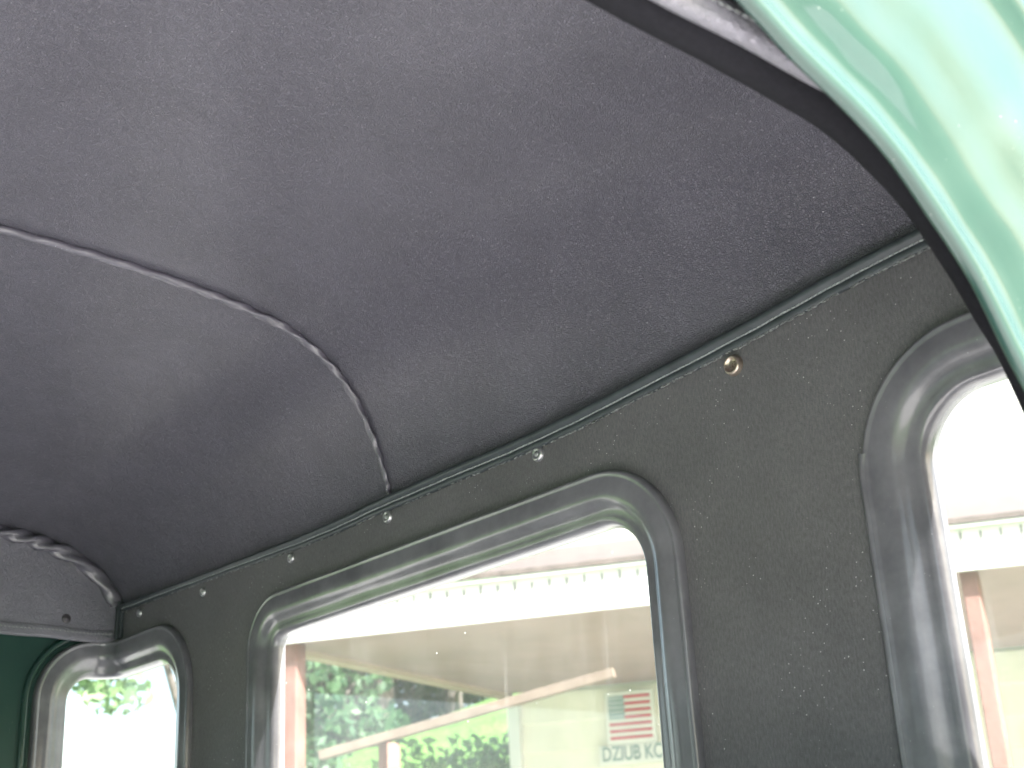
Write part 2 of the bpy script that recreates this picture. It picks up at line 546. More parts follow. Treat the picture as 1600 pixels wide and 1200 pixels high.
# --- panels over the two doors
def over_door(x, sgn):
    """sgn: +1 far, -1 near; card panel hung from the roof edge with a gathered binding"""
    root = None
    ks = list(range(0, 52))
    top = [ceil_pt(x, k) for k in ks]
    zb = 0.4135
    vs, n = [], len(top)
    for t in (0.0, 0.006):
        for j in range(9):
            f = j / 8
            for p in top:
                zt = p.z - 0.002
                vs.append(Vector((x - sgn * (t - 0.003), p.y, (zb + H) * (1 - f) + zt * f)))
    fs = grid_faces(9, n)
    off = 9 * n
    fs += [tuple(i + off for i in q)[::-1] for q in grid_faces(9, n)]
    fs += [(i, i + off, i + 1 + off, i + 1) for i in range(n - 1)]
    root = part(mesh("over_door_panel", vs, fs, M_OVERDOOR, recalc=True))
    # gathered binding along the curved top
    pts = ceiling_line(x, 0, 60)
    inw_, sd_ = frame_of(pts, Vector((1, 0, 0)))
    ctr = [p + inw_[i] * 0.009 - Vector((sgn * 0.005, 0, 0)) for i, p in enumerate(pts)]
    b = rope("curved_binding", ctr, inw_, sd_, lambda L: 0.0085, lambda L: 0.0125 - 0.0055 * min(1, L / 0.33),
             [(0, .2), (0.06, .4), (0.12, 1), (0.5, 1)], 0.42, root, M_PIPING, n=16)
    # straight binding on the bottom edge and down the rear edge
    mb = MB()
    xo = x - sgn * 0.0045
    prof = [(0.0040, 0.0155), (0.0050, 0.014), (0.0050, 0.002), (0.0045, -0.0015), (-0.003, -0.002), (-0.005, 0.001), (-0.005, 0.016), (-0.003, 0.0175)]
    ys = [-0.9165 + 0.012 * i for i in range(80)]
    ring = []
    for y in ys:
        wv = 0.0006 * math.sin(y * 60) + 0.0005 * math.sin(y * 23)
        ring += [W(x - sgn * (a if True else 0), y, zb + c + wv) for a, c in prof]
    fs = grid_faces(len(ys), len(prof), closed_c=True) + [tuple(range(len(prof))), tuple(range((len(ys) - 1) * len(prof), len(ys) * len(prof)))]
    mb.add(ring, fs)
    be = mb.build("bottom_binding", M_OVERDOOR, root, smooth=True)
    st = MB()
    for side in (1, -1):
        for i in range(150):
            y = -0.905 + i * 0.006
            a = 0.0051 if side == 1 else -0.0051
            c = W(x - sgn * a, y, zb + 0.0095 + 0.0006 * math.sin(y * 60))
            st.obox(c, (0.0006, 0, 0), (0, 0.0019, 0.0002), (0, 0, 0.0006))
    s_ = st.build("stitching", M_THREAD, root)
    s_["kind"] = "stuff"
    if sgn > 0:
        # folded rear edge where the card meets the rear panel, and its screw cap
        rb = MB()
        rb.obox(W(x - 0.012, -0.9135, 0.4445), (0.0035, 0, 0), (0, 0.004, 0), (0, 0, 0.029))
        rb.obox(W(x - 0.019, -0.916, 0.4445), (0.0025, 0, 0), (0, 0.003, 0), (0, 0, 0.0275))
        rb.build("folded_edge", M_BINDING, root, bevel=0.0015)
        cap = lathe([(0.0, 0.0032), (0.003, 0.003), (0.0042, 0.0018), (0.006, 0.0020), (0.0072, 0.0)], W(x - 0.0031, -0.835, 0.442), Vector((-1, 0, 0)))
        mesh("screw_cap", cap[0], cap[1], M_DARKCAP, root, recalc=True)
    return root

def lathe(prof, c, axis, n=20):
    axis = axis.normalized()
    u = axis.orthogonal().normalized()
    v = axis.cross(u)
    vs = []
    for r, h in prof:
        for k in range(n):
            a = 2 * math.pi * k / n
            vs.append(c + axis * h + (u * math.cos(a) + v * math.sin(a)) * max(r, 1e-5))
    return vs, grid_faces(len(prof), n, closed_c=True)

over_door(1.985, 1)
near_panel = over_door(0.365, -1)
near_panel["label"] = "edge of the near over door panel beside the green door frame"

# --- windows: outlines in (s, z)
def outline(s0, s1, z0, z1, r, u):
    """rounded rectangle inset by u; r = (high-s top, low-s top, low-s bottom, high-s bottom)"""
    a0, a1, b0, b1 = s0 + u, s1 - u, z0 + u, z1 - u
    rr = [max(0.012, q - u) for q in r]
    cs = [(a1 - rr[0], b1 - rr[0], 0), (a0 + rr[1], b1 - rr[1], 90), (a0 + rr[2], b0 + rr[2], 180), (a1 - rr[3], b0 + rr[3], 270)]
    pts = []
    for i, (cx, cz, a) in enumerate(cs):
        for k in range(17):
            t = math.radians(a + 90 * k / 16)
            pts.append((cx + rr[i] * math.cos(t), cz + rr[i] * math.sin(t)))
        nx, nz, na = cs[(i + 1) % 4]
        t = math.radians(na)
        q = (nx + rr[(i + 1) % 4] * math.cos(t), nz + rr[(i + 1) % 4] * math.sin(t))
        p = pts[-1]
        for k in range(1, 48):
            pts.append((p[0] + (q[0] - p[0]) * k / 48, p[1] + (q[1] - p[1]) * k / 48))
    return pts

WIN = {
    "rear": (0.817, 1.580, -0.08, 0.3965, (0.068, 0.105, 0.09, 0.09)),
    "far": (1.737, 2.107, -0.08, 0.4130, (0.092, 0.112, 0.09, 0.09)),
    "near": (2 * XC - 2.107, 0.6125, -0.08, 0.4130, (0.105, 0.092, 0.09, 0.09)),
}
GASKET = [(-0.001, -0.004), (-0.001, 0.004), (0.0004, 0.0078), (0.0022, 0.0092), (0.0040, 0.0088), (0.0054, 0.0078), (0.0075, 0.0080), (0.014, 0.0090), (0.020, 0.0092), (0.0245, 0.0086), (0.0285, 0.0070),
          (0.0320, 0.0046), (0.0350, 0.0024), (0.0385, 0.0008), (0.043, 0.0000), (0.0475, -0.0006), (0.0500, -0.0022), (0.0520, -0.0055), (0.053, -0.0095), (0.053, -0.018)]

def inside(key, s, z, u):
    s0, s1, z0, z1, r = WIN[key]
    a0, a1, b0, b1 = s0 + u, s1 - u, z0 + u, z1 - u
    if not (a0 < s < a1 and b0 < z < b1):
        return False
    rr = [max(0.012, q - u) for q in r]
    for i, (cx, cz, sx, sz) in enumerate([(a1, b1, -1, -1), (a0, b1, 1, -1), (a0, b0, 1, 1), (a1, b0, -1, 1)]):
        px, pz = cx + sx * rr[i], cz + sz * rr[i]
        if (s - px) * sx < 0 and (z - pz) * sz < 0 and (s - px) ** 2 + (z - pz) ** 2 > rr[i] ** 2:
            return False
    return True

def make_window(name, key, label):
    s0, s1, z0, z1, r = WIN[key]
    root = empty(name, cab)
    root["label"] = label
    root.matrix_parent_inverse = CABINV
    vs = []
    for u, h in GASKET:
        for i, (s, z) in enumerate(outline(s0, s1, z0, z1, r, u)):
            wob = 0.0007 * noise.noise(Vector((s * 14, z * 14, u * 40)))
            x, y = plan(s, h + 0.003 + wob)
            vs.append(W(x, y, z))
    n = len(outline(s0, s1, z0, z1, r, 0))
    mesh("rubber_gasket", vs, grid_faces(len(GASKET), n, closed_c=True), M_RUBBER, root, recalc=True)
    # bent glass pane
    gs, gz = 60, 24
    vs, fs = [], []
    for j in range(gz + 1):
        for i in range(gs + 1):
            s = s0 + 0.045 + (s1 - s0 - 0.09) * i / gs
            z = z0 + 0.045 + (z1 - z0 - 0.09) * j / gz
            x, y = plan(s, -0.0085)
            vs.append(W(x, y, z))
    fs = [f for f in grid_faces(gz + 1, gs + 1)]
    keep = []
    for f in fs:
        c = f[0]
        i, j = c % (gs + 1), c // (gs + 1)
        s = s0 + 0.045 + (s1 - s0 - 0.09) * (i + .5) / gs
        z = z0 + 0.045 + (z1 - z0 - 0.09) * (j + .5) / gz
        if inside(key, s, z, 0.040):
            keep.append(f)
    mesh("glass_pane", vs, keep, M_GLASS, root)
    return root

rear_w = make_window("rear_window", "rear", "wide middle rear window looking out on the porch")
far_w = make_window("corner_window", "far", "small far corner window wrapped round the cab corner")
near_w = make_window("corner_window", "near", "near corner window with a shiny gasket and torn lip")
# torn lip standing off the near gasket
lip, L0 = [], outline(*WIN["near"], 0.0)
sel = sorted([(z, s) for s, z in L0 if s > 0.45 and 0.04 < z < 0.338])
for z, s in sel:
    e = min(1, (0.340 - z) / 0.02)
    for a, h in ((-0.004, 0.0015), (-0.004, 0.0075), (0.002 + 0.004 * (1 - e), 0.0105), (0.004 + 0.004 * (1 - e), 0.006)):
        x, y = plan(s - a * 1.0, h + 0.003)
        lip.append(W(x, y, z + (0.006 * (1 - e) if a < 0 else 0)))
mesh("torn_lip", lip, grid_faces(len(sel), 4), M_RUBBER, near_w, recalc=True)
# painted bead round the far corner window, on the painted side only
bd = [(s, z) for s, z in outline(*WIN["far"], -0.012) if s > 1.985 and z > 0.03]
bd.sort(key=lambda q: math.atan2(q[1] - 0.2, q[0] - 1.9))
if bd:
    pts = [W(*plan(s, 0.0015), z) for s, z in bd]
    mb = MB()
    mb.tube(pts, 0.0055, 8)
    mb.build("window_flange", M_GREEN, far_w, smooth=True)

# --- painted steel back and sides, and the black rear panel in front of it
def wall_sheet(name, s_list, z_list, h, mtl, u, par=None, extra=None):
    ns = len(s_list)
    vs = [W(*plan(s, h), z) for z in z_list for s in s_list]
    fs = []
    for f in grid_faces(len(z_list), ns):
        i, j = f[0] % ns, f[0] // ns
        s = (s_list[i] + s_list[i + 1]) / 2
        z = (z_list[j] + z_list[j + 1]) / 2
        if any(inside(k, s, z, u) for k in WIN) or (extra and extra(s, z)):
            continue
        fs.append(f)
    o = mesh(name, vs, fs, mtl, par)
    return o

def frange(a, b, st):
    n = max(1, round((b - a) / st))
    return [a + (b - a) * i / n for i in range(n + 1)]

zl = frange(-0.85, 0.0, 0.05) + frange(0.008, 0.60, 0.008)
sl_ = frange(0.212, 2.25, 0.0085)
sl_f = sl_ + frange(2.27, 3.36, 0.02)
def door_hole(s, z):
    y = YB + RC + (s - S1 - QL)
    return s > 2.3 and -0.58 < y < 0.34 and 0.0 < z < 0.36
def shell_cut(s, z):
    if door_hole(s, z):
        return True
    return z > 0.50 if s < S1 + 0.02 else False
shell = part(wall_sheet("painted_body_shell", sl_f, zl, 0.0, M_GREEN, 0.022, extra=shell_cut))
rear_panel = part(wall_sheet("rear_panel", frange(0.372, 1.981, 0.0085), frange(-0.30, 0.4, 0.008) + frange(0.408, 0.470, 0.008), 0.003, M_BOARD, 0.022))
for v in rear_panel.data.vertices:
    zz = v.co.z - H
    if zz > 0.415:
        v.co.z = H + 0.415 + (zz - 0.415) * (edge_top(v.co.x) - 0.006 - 0.415) / 0.055

# --- binding along the top of the rear panel
def sag(x):
    return edge_top(x) - 0.0085 + 0.001 - EDGE_Z + 0.0007 * noise.noise(Vector((x * 9, 0, 0))) + 0.0007 * noise.noise(Vector((x * 25, 4, 0)))
bx = frange(0.372, 1.977, 0.006)
prof = [(0.0085, 0.001), (0.0082, 0.005), (0.006, 0.0085), (0.0025, 0.0100), (-0.0005, 0.0085), (-0.0022, 0.0048), (-0.0034, 0.0040),
        (-0.0045, 0.0052), (-0.007, 0.0056), (-0.0100, 0.0050), (-0.0112, 0.003), (-0.0112, 0.001)]
vs = []
for x in bx:
    tp = 1.0 if x < 1.2 else max(0.6, 1 - (x - 1.2) * 0.9)
    for dz, h in prof:
        fr = 0.0012 * noise.noise(Vector((x * 130, 9, 0))) if dz < -0.009 else 0
        vs.append(W(x, YB + 0.003 + h, EDGE_Z - 0.001 + sag(x) + dz * tp + fr))
mesh("top_binding", vs, grid_faces(len(bx), len(prof)), M_BINDING, rear_panel, recalc=True)
st, fy = MB(), MB()
x = 0.375
while x < 1.975:
    tp = 1.0 if x < 1.2 else max(0.6, 1 - (x - 1.2) * 0.9)
    z = EDGE_Z - 0.001 + sag(x) - 0.0034 * tp
    d = Vector((0.0021, 0, (sag(x + 0.002) - sag(x - 0.002)) * 0.5 + random.uniform(-.0002, .0002)))
    st.obox(W(x, YB + 0.0078, z), d, (0, 0.0006, 0), (0, 0, 0.00055 + random.uniform(0, .0003)))
    if random.random() < (0.9 if x < 0.98 else 0.55):
        q = noise.noise(Vector((x * 30, 2, 7)))
        k = 0.0007 + 0.0008 * max(0, q + 0.2) * (1.3 if x < 1.0 else 0.6)
        for _ in range(2):
            fy.obox(W(x + random.uniform(-.002, .002), YB + 0.0062, z - 0.0078 * tp + random.uniform(-.0006, .0006)),
                    (random.uniform(.001, .0026), 0, random.uniform(-.0008, .0008)), (0, 0.0005, 0), (random.uniform(-.0003, .0003), 0, k * random.uniform(.5, 1)))
    x += 0.0049
o = st.build("stitching", M_THREAD, rear_panel)
o["kind"] = "stuff"
o = fy.build("frayed_edge", M_FRAY, rear_panel)
o["kind"] = "stuff"

# --- rivets
RIV = [(0.735, 0.450), (1.004, 0.441), (1.272, 0.439), (1.485, 0.436), (1.716, 0.438), (1.911, 0.445)]
p_r = [(0.0, 0.0040), (0.0016, 0.0040), (0.0022, 0.0030), (0.0030, 0.0026), (0.0036, 0.0034), (0.0050, 0.0036), (0.0064, 0.0024), (0.0070, 0.0)]
proto = None
for i, (rx, rz) in enumerate(RIV):
    c = W(rx, YB + 0.003, rz)
    if i == 0:
        vs, fs = lathe([(0.0, 0.0022), (0.0042, 0.0022), (0.0048, 0.0030), (0.0056, 0.0046), (0.0066, 0.0048), (0.0078, 0.0030), (0.0084, 0.0)], Vector((0, 0, 0)), Vector((0, 1, 0)), 28)
        vs = [v * 1.2 for v in vs]
        b = mesh("snap_stud", vs, fs, M_BRASS, rear_panel, recalc=True)
        b.location = c
        b["label"] = "brass coloured snap stud nearest the green door frame"
        sl2 = MB()
        sl2.obox((0, 0.0027, 0), (0.0026, 0, 0.0004), (0, 0.0007, 0), (-0.0001, 0, 0.0005))
        sl2.obox((0.0003, 0.0027, 0.0004), (0.0004, 0, 0), (0, 0.0008, 0), (0, 0, 0.0024))
        sl2.add(*lathe([(0.0030, 0.0022), (0.0032, 0.0030), (0.0036, 0.0030), (0.0038, 0.0022)], Vector((0, 0, 0)), Vector((0, 1, 0)), 20))
        s_ = sl2.build("raised_mark", M_BRASS, rear_panel)
        s_.location = c
    elif proto is None:
        vs, fs = lathe(p_r, Vector((0, 0, 0)), Vector((0, 1, 0)), 24)
        proto = mesh("rivet", vs, fs, M_METAL, rear_panel, recalc=True)
        proto.location = c
        proto.scale = (1.2, 1.2, 1.2)
    else:
        r_ = proto.copy()
        COL.objects.link(r_)
        r_.parent = rear_panel
        r_.location = c
        r_.rotation_euler.y = i * 1.1
        sc = 1.15 if i < 3 else 0.95
        r_.scale = (sc, sc, sc)

# --- painted door frame on the near side (door opening, jamb, drip rail)
inner = [(-0.765, -0.80), (-0.765, -0.40), (-0.762, -0.10), (-0.750, 0.08), (-0.724, 0.180), (-0.698, 0.226), (-0.672, 0.261), (-0.652, 0.292), (-0.638, 0.312), (-0.616, 0.333), (-0.591, 0.3545), (-0.576, 0.365), (-0.554, 0.3765), (-0.522, 0.3885), (-0.505, 0.395), (-0.478, 0.408),
         (-0.44, 0.421), (-0.33, 0.436), (-0.15, 0.442), (0.10, 0.440), (0.25, 0.425), (0.34, 0.38), (0.40, 0.29), (0.43, 0.10), (0.44, -0.30), (0.44, -0.80)]
path = catmull([(a, b, 0) for a, b in inner], 8)
SEC = [(0.060, 0.3490), (0.020, 0.3490), (0.006, 0.3485), (0.0015, 0.3470), (0.0, 0.3440), (0.0025, 0.3400), (0.0065, 0.3385), (0.010, 0.3395), (0.0135, 0.3415), (0.018, 0.3420), (0.023, 0.3400), (0.028, 0.3368),
       (0.033, 0.3335), (0.038, 0.3306), (0.044, 0.3282), (0.051, 0.3262), (0.058, 0.3240), (0.065, 0.3212), (0.072, 0.3180), (0.080, 0.3152), (0.089, 0.3132), (0.099, 0.3118), (0.110, 0.3106),
       (0.122, 0.309), (0.131, 0.3060), (0.137, 0.3010), (0.142, 0.2975), (0.147, 0.2965), (0.152, 0.2985), (0.158, 0.3040), (0.170, 0.308), (0.190, 0.316), (0.212, 0.335), (0.23, 0.36)]
vs = []
for i, p in enumerate(path):
    t = (path[min(i + 1, len(path) - 1)] - path[max(i - 1, 0)]).normalized()
    nrm = Vector((-t.y, t.x, 0))
    for k, (u, xx) in enumerate(SEC):
        kw = 0.08 + 0.92 * sstep_(0.015, 0.045, u)
        wob = kw * 0.0020 * noise.noise(Vector((p.x * 16, p.y * 16, u * 14))) + kw * 0.0008 * noise.noise(Vector((p.x * 34, p.y * 34, 5 + u * 30))) + 0.0004 * noise.noise(Vector((p.x * 45, p.y * 45, u * 60)))
        uu = u + 0.0003 * noise.noise(Vector((p.x * 18, p.y * 18, k)))
        vs.append(W(xx + wob, p.x + nrm.x * uu, p.y + nrm.y * uu))
door_frame = part(mesh("door_frame", vs, grid_faces(len(path), len(SEC)), M_GREEN, recalc=True))
door_frame["label"] = "glossy green door frame curving down on the near side"

# --- added black tube imitating the shadow band between the frame and the trim
SHADOW_PATH = catmull([(0.30, 0.405, 0), (0.10, 0.4165, 0), (-0.20, 0.4175, 0), (-0.42, 0.4170, 0), (-0.464, 0.4162, 0), (-0.514, 0.4150, 0), (-0.568, 0.4125, 0), (-0.611, 0.4080, 0), (-0.646, 0.397, 0),
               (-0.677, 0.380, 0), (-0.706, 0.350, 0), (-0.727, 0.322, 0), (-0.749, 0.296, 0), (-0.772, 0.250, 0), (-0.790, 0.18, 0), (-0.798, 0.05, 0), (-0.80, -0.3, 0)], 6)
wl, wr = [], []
for k, p in enumerate(SHADOW_PATH):
    tt = (SHADOW_PATH[min(k + 1, len(SHADOW_PATH) - 1)] - SHADOW_PATH[max(k - 1, 0)]).normalized()
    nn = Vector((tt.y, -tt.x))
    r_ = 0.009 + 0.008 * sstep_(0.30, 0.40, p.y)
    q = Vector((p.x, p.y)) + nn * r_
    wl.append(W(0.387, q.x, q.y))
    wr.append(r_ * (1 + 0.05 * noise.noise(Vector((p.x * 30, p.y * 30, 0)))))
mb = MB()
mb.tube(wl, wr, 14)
part(mb.build("shadow_band_tube", M_SHADOW_BAND, smooth=True))

# --- outer roof skin, floor, seat, firewall, windscreen (round the view, they shape the light)
vs = [ceil_pt(0.345 + (2.02 - 0.345) * i / 30, k) + Vector((0, 0.0 if k > 6 else -0.02, 0.03)) for k in range(len(PROF)) for i in range(31)]
part(mesh("roof_skin", vs, grid_faces(len(PROF), 31), M_GREEN))
mb = MB()
mb.obox(W(XC, -0.23, -0.87), (0.82, 0, 0), (0, 0.69, 0), (0, 0, 0.02))
part(mb.build("cab_floor", M_FLOOR))
mb = MB()
mb.obox(W(XC, -0.58, -0.36), (0.74, 0, 0), (0, 0.29, 0), (0, 0, 0.10))
mb.obox(W(XC, -0.80, -0.12), (0.74, 0, 0), (0, 0.075, -0.012), (0, -0.025, 0.15))
part(mb.build("bench_seat", M_SEAT, bevel=0.04))
mb = MB()
mb.obox(W(XC, 0.47, -0.43), (0.83, 0, 0), (0, 0.02, 0), (0, 0, 0.43))
mb.obox(W(XC, 0.47, 0.49), (0.83, 0, 0), (0, 0.02, 0), (0, 0, 0.065))
mb.obox(W(0.40, 0.47, 0.21), (0.05, 0, 0), (0, 0.02, 0), (0, 0, 0.213))
mb.obox(W(1.95, 0.47, 0.21), (0.05, 0, 0), (0, 0.02, 0), (0, 0, 0.213))
part(mb.build("windscreen_surround", M_GREEN, bevel=0.008))
mb = MB()
mb.obox(W(XC, 0.472, 0.212), (0.724, 0, 0), (0, 0.002, 0), (0, 0, 0.211))
part(mb.build("windscreen_glass", M_GLASS))
mb = MB()
mb.obox(W(XC, 1.05, -0.22), (0.55, 0, 0), (0, 0.555, 0), (0, 0, 0.20))
part(mb.build("bonnet", M_GREEN, bevel=0.12))
mb = MB()
mb.obox(W(XC, 0.36, -0.10), (0.78, 0, 0), (0, 0.085, 0), (0, 0, 0.10))
part(mb.build("dashboard", M_GREEN, bevel=0.03))

# ------------------------------------------------------------------ outdoors
def azel(az, el, d):
    a = math.radians(az)
    return Vector((math.cos(a) * d, math.sin(a) * d, H + d * math.tan(math.radians(el))))

def sstep(a, b, x):
    t = max(0, min(1, (x - a) / (b - a)))
    return t * t * (3 - 2 * t)

def terrain(x, y):
    d = math.hypot(x, y)
    az = math.degrees(math.atan2(y, x))
    crest = 0.0
    side = sstep(-27, -34, az) * sstep(-120, -80, az)
    el = 6.4 + 2.1 * sstep(-33, -43, az)
    z = side * sstep(13, 28, d) * (28 * math.tan(math.radians(el)) + H)
    z += 0.12 * noise.noise(Vector((x * 0.25, y * 0.25, 0))) * sstep(9, 16, d)
    return z

vs, rings, nseg = [], [0, 2, 4, 6, 8] + [9 + i * 0.8 for i in range(40)] + [45, 55, 80, 130, 250, 500, 900], 180
for r in rings:
    for k in range(nseg):
        a = 2 * math.pi * k / nseg
        x, y = r * math.cos(a), r * math.sin(a)
        vs.append(Vector((x, y, terrain(x, y) - 0.03)))
g = mesh("grass_ground", vs, grid_faces(len(rings), nseg, closed_c=True), M_GRASS)
g["kind"] = "structure"
mb = MB()
mb.obox((0.8, 1.0, -0.02), (6.5, 0, 0), (0, 5.0, 0), (0, 0, 0.03))
dr = mb.build("driveway", M_CONC)
dr["kind"] = "structure"

# --- house with porch
ZE = 1.6 + H
E0 = Vector((7.25, -4.444, 0))
U = Vector((-3.30, -2.18, 0)).normalized()          # along the eave, to the right in view
V = Vector((0.353, -0.936, 0)).normalized()         # from the eave back to the house wall
D = 3.0
LEN = 9.0
UP = Vector((0, 0, 1))
def hp(a, b, z):
    return E0 + U * a + V * b + UP * z
house = empty("house", loc=hp(0, 0, 0))
tag(house, "pale house with a tan ceilinged porch seen through the cab windows", "house")
HINV = Matrix.Translation(-Vector(house.location))
def hpart(o):
    o.parent = house
    o.matrix_parent_inverse = HINV
    return o
def sub(o, parent):
    o.parent = parent
    return o
# fascia
mb = MB()
mb.obox(hp(LEN / 2 - 0.2, -0.015, ZE + 0.10), U * (LEN / 2 + 0.35), V * 0.015, UP * 0.115)
fascia = hpart(mb.build("fascia", M_WHITE))
mb = MB()
q = -0.4
while q < LEN - 0.2:
    mb.obox(hp(q, -0.032, ZE + 0.158), U * random.uniform(.004, .0065), V * 0.002, UP * random.uniform(.03, .046))
    q += 0.105
o = mb.build("fascia_tick", simple("grey_gap", (0.17, 0.165, 0.16), 0.7), fascia)
o["kind"] = "stuff"
mb = MB()
mb.obox(hp(LEN / 2 - 0.2, -0.035, ZE + 0.223), U * (LEN / 2 + 0.38), V * 0.035, UP * 0.008)
mb.build("drip_edge", M_WHITE, fascia)
# porch roof
mb = MB()
c0, c1 = ZE + 0.235, ZE + 1.12
mb.add([hp(-0.55, -0.08, c0), hp(LEN, -0.08, c0), hp(LEN, D + .05, c1), hp(-0.55, D + .05, c1),
        hp(-0.55, -0.08, c0 + .03), hp(LEN, -0.08, c0 + .03), hp(LEN, D + .05, c1 + .03), hp(-0.55, D + .05, c1 + .03)],
       [(0, 3, 2, 1), (4, 5, 6, 7), (0, 1, 5, 4), (1, 2, 6, 5), (2, 3, 7, 6), (3, 0, 4, 7)])
hpart(mb.build("porch_roof", M_SHING))
# ceiling boards
mb = MB()
mb.obox(hp(LEN / 2 - 0.1, D / 2, ZE + 0.012), U * (LEN / 2 + 0.1), V * (D / 2), UP * 0.010)
ceiling = hpart(mb.build("porch_ceiling", M_CEIL))
mb = MB()
mb.obox(hp(-0.13, D / 2 + 0.06, ZE + 0.0), U * 0.05, V * (D / 2 - 0.02), UP * 0.032)
hpart(mb.build("end_beam", M_TRIMY))
# wall siding boards
z, k = 0.3, 0
pb = None
while z < ZE - 0.02:
    if pb is None:
        mb = MB()
        mb.add([hp(0.0, D + 0.0, 0), hp(LEN, D + 0.0, 0), hp(LEN, D + .025, 0.225), hp(0.0, D + .025, 0.225), hp(0.0, D + .05, 0), hp(LEN, D + .05, 0), hp(LEN, D + .05, 0.225), hp(0.0, D + .05, 0.225)],
               [(0, 1, 2, 3), (4, 7, 6, 5), (0, 4, 5, 1), (3, 2, 6, 7), (0, 3, 7, 4), (1, 5, 6, 2)])
        pb = hpart(mb.build("siding_board", M_SIDING))
        base = pb
        base.location.z += z
    else:
        b = base.copy()
        COL.objects.link(b)
        b.parent = house
        b.matrix_parent_inverse = HINV
        b.location.z = z
    z += 0.2255
mb = MB()
mb.obox(hp(LEN / 2, D + 1.2, 1.45), U * (LEN / 2), V * 1.14, UP * 1.45)
hpart(mb.build("house_body", M_SIDING))
mb = MB()
mb.obox(hp(-0.045, D + 0.02, ZE / 2), U * 0.045, V * 0.06, UP * (ZE / 2 - 0.02))
hpart(mb.build("corner_board", M_WHITE))
mb = MB()
mb.obox(hp(LEN / 2, D + 1.2, ZE + 2.0), U * (LEN / 2), V * 1.1, UP * 1.3)
hpart(mb.build("upper_wall", M_WHITE))
# posts
for a in (0.0, 4.0):
    mb = MB()
    mb.obox(hp(a, 0.10, ZE / 2), U * 0.044, V * 0.050, UP * (ZE / 2 - 0.002))
    hpart(mb.build("porch_post", M_POST, bevel=0.008))
mb = MB()
mb.obox(hp(LEN / 2, D / 2, 0.12), U * (LEN / 2), V * (D / 2), UP * 0.12)
hpart(mb.build("porch_floor", M_CONC))
# cross beam and window at the near end of the porch
mb = MB()
mb.obox(hp(5.6, D - 0.25, ZE - 0.13), U * 1.5, V * 0.06, UP * 0.06)
hpart(mb.build("wall_beam", M_TRIMY))
mb = MB()
w0 = hp(5.0, D - 0.02, 1.35)
for s_, e_ in ((-0.45, 1), (0.45, 1)):
    mb.obox(w0 + U * s_, U * 0.05, V * 0.03, UP * 0.55)
for s_ in (-0.55, 0.55):
    mb.obox(w0 + UP * s_, U * 0.5, V * 0.034, UP * 0.05)
hw = hpart(mb.build("house_window", M_WHITE))
mb = MB()
mb.obox(w0 + V * 0.01, U * 0.41, V * 0.006, UP * 0.51)
mb.build("window_pane", M_DARKGLASS, hw)

# --- flag plaque and lettered board hung on the porch wall: placed on the wall plane
def on_wall(px, py, off):
    d = RX * (px - 800) + RD * (py - 600) + RF * 2146.44
    nrm = Vector((U.y, -U.x, 0))
    p0 = hp(0, D, 0) - nrm * 0
    if nrm.dot(V) < 0:
        nrm = -nrm
    o_ = Vector((0, 0, H))
    t = (p0 - nrm * off - o_).dot(nrm) / d.dot(nrm)
    return o_ + d * t
NW = Vector((U.y, -U.x, 0))
if NW.dot(V) < 0:
    NW = -NW
fa, fb = on_wall(944, 1083, 0.03), on_wall(1027, 1158, 0.03)
fc = (fa + fb) / 2
fw, fh = abs((fb - fa).dot(U)) / 2, abs(fb.z - fa.z) / 2
flag = empty("flag_plaque", loc=fc)
tag(flag, "flag plaque with red stripes and slate blue canton on the porch wall", "plaque")
FI = Matrix.Translation(-fc)
def fpart(o):
    o.parent = flag
    o.matrix_parent_inverse = FI
    return o
mb = MB()
mb.obox(fc, U * fw, NW * 0.012, UP * fh)
mb.obox(fc + UP * (fh + 0.006) + U * 0.01, U * 0.008, NW * 0.01, UP * 0.012)
fpart(mb.build("plaque_board", M_WHITE, bevel=0.004))
iw, ih = fw * 0.86, fh * 0.84
sh = ih * 2 / 13
for k in range(13):
    if k % 2 == 0:
        zc = ih - sh * (k + 0.5)
        a0 = -iw + (iw * 2 * 0.38 if k < 7 else 0)
        mb = MB()
        mb.obox(fc - NW * 0.0135 + UP * zc + U * ((a0 + iw) / 2), U * ((iw - a0) / 2), NW * 0.002, UP * (sh * 0.5))
        fpart(mb.build("stripe", M_RED))
mb = MB()
mb.obox(fc - NW * 0.0137 + UP * (ih - sh * 3.5) + U * (-iw + iw * 0.38), U * (iw * 0.38), NW * 0.002, UP * (sh * 3.5))
can = fpart(mb.build("canton", M_BLUE))
mb = MB()
for r in range(5):
    for c in range(6):
        p = fc - NW * 0.0162 + UP * (ih - sh * (0.8 + r * 1.35)) + U * (-iw + iw * 0.76 * (c + 0.6 + 0.25 * (r % 2)) / 6.5)
        pts = []
        for k in range(10):
            rr = 0.009 if k % 2 == 0 else 0.004
            pts.append(p + U * (rr * math.sin(k * math.pi / 5)) + UP * (rr * math.cos(k * math.pi / 5)))
        mb.add(pts + [q + NW * 0.001 for q in pts], [tuple(range(10)), tuple(range(10, 20))[::-1]])
o = mb.build("star", M_WHITE, can)
o["kind"] = "stuff"

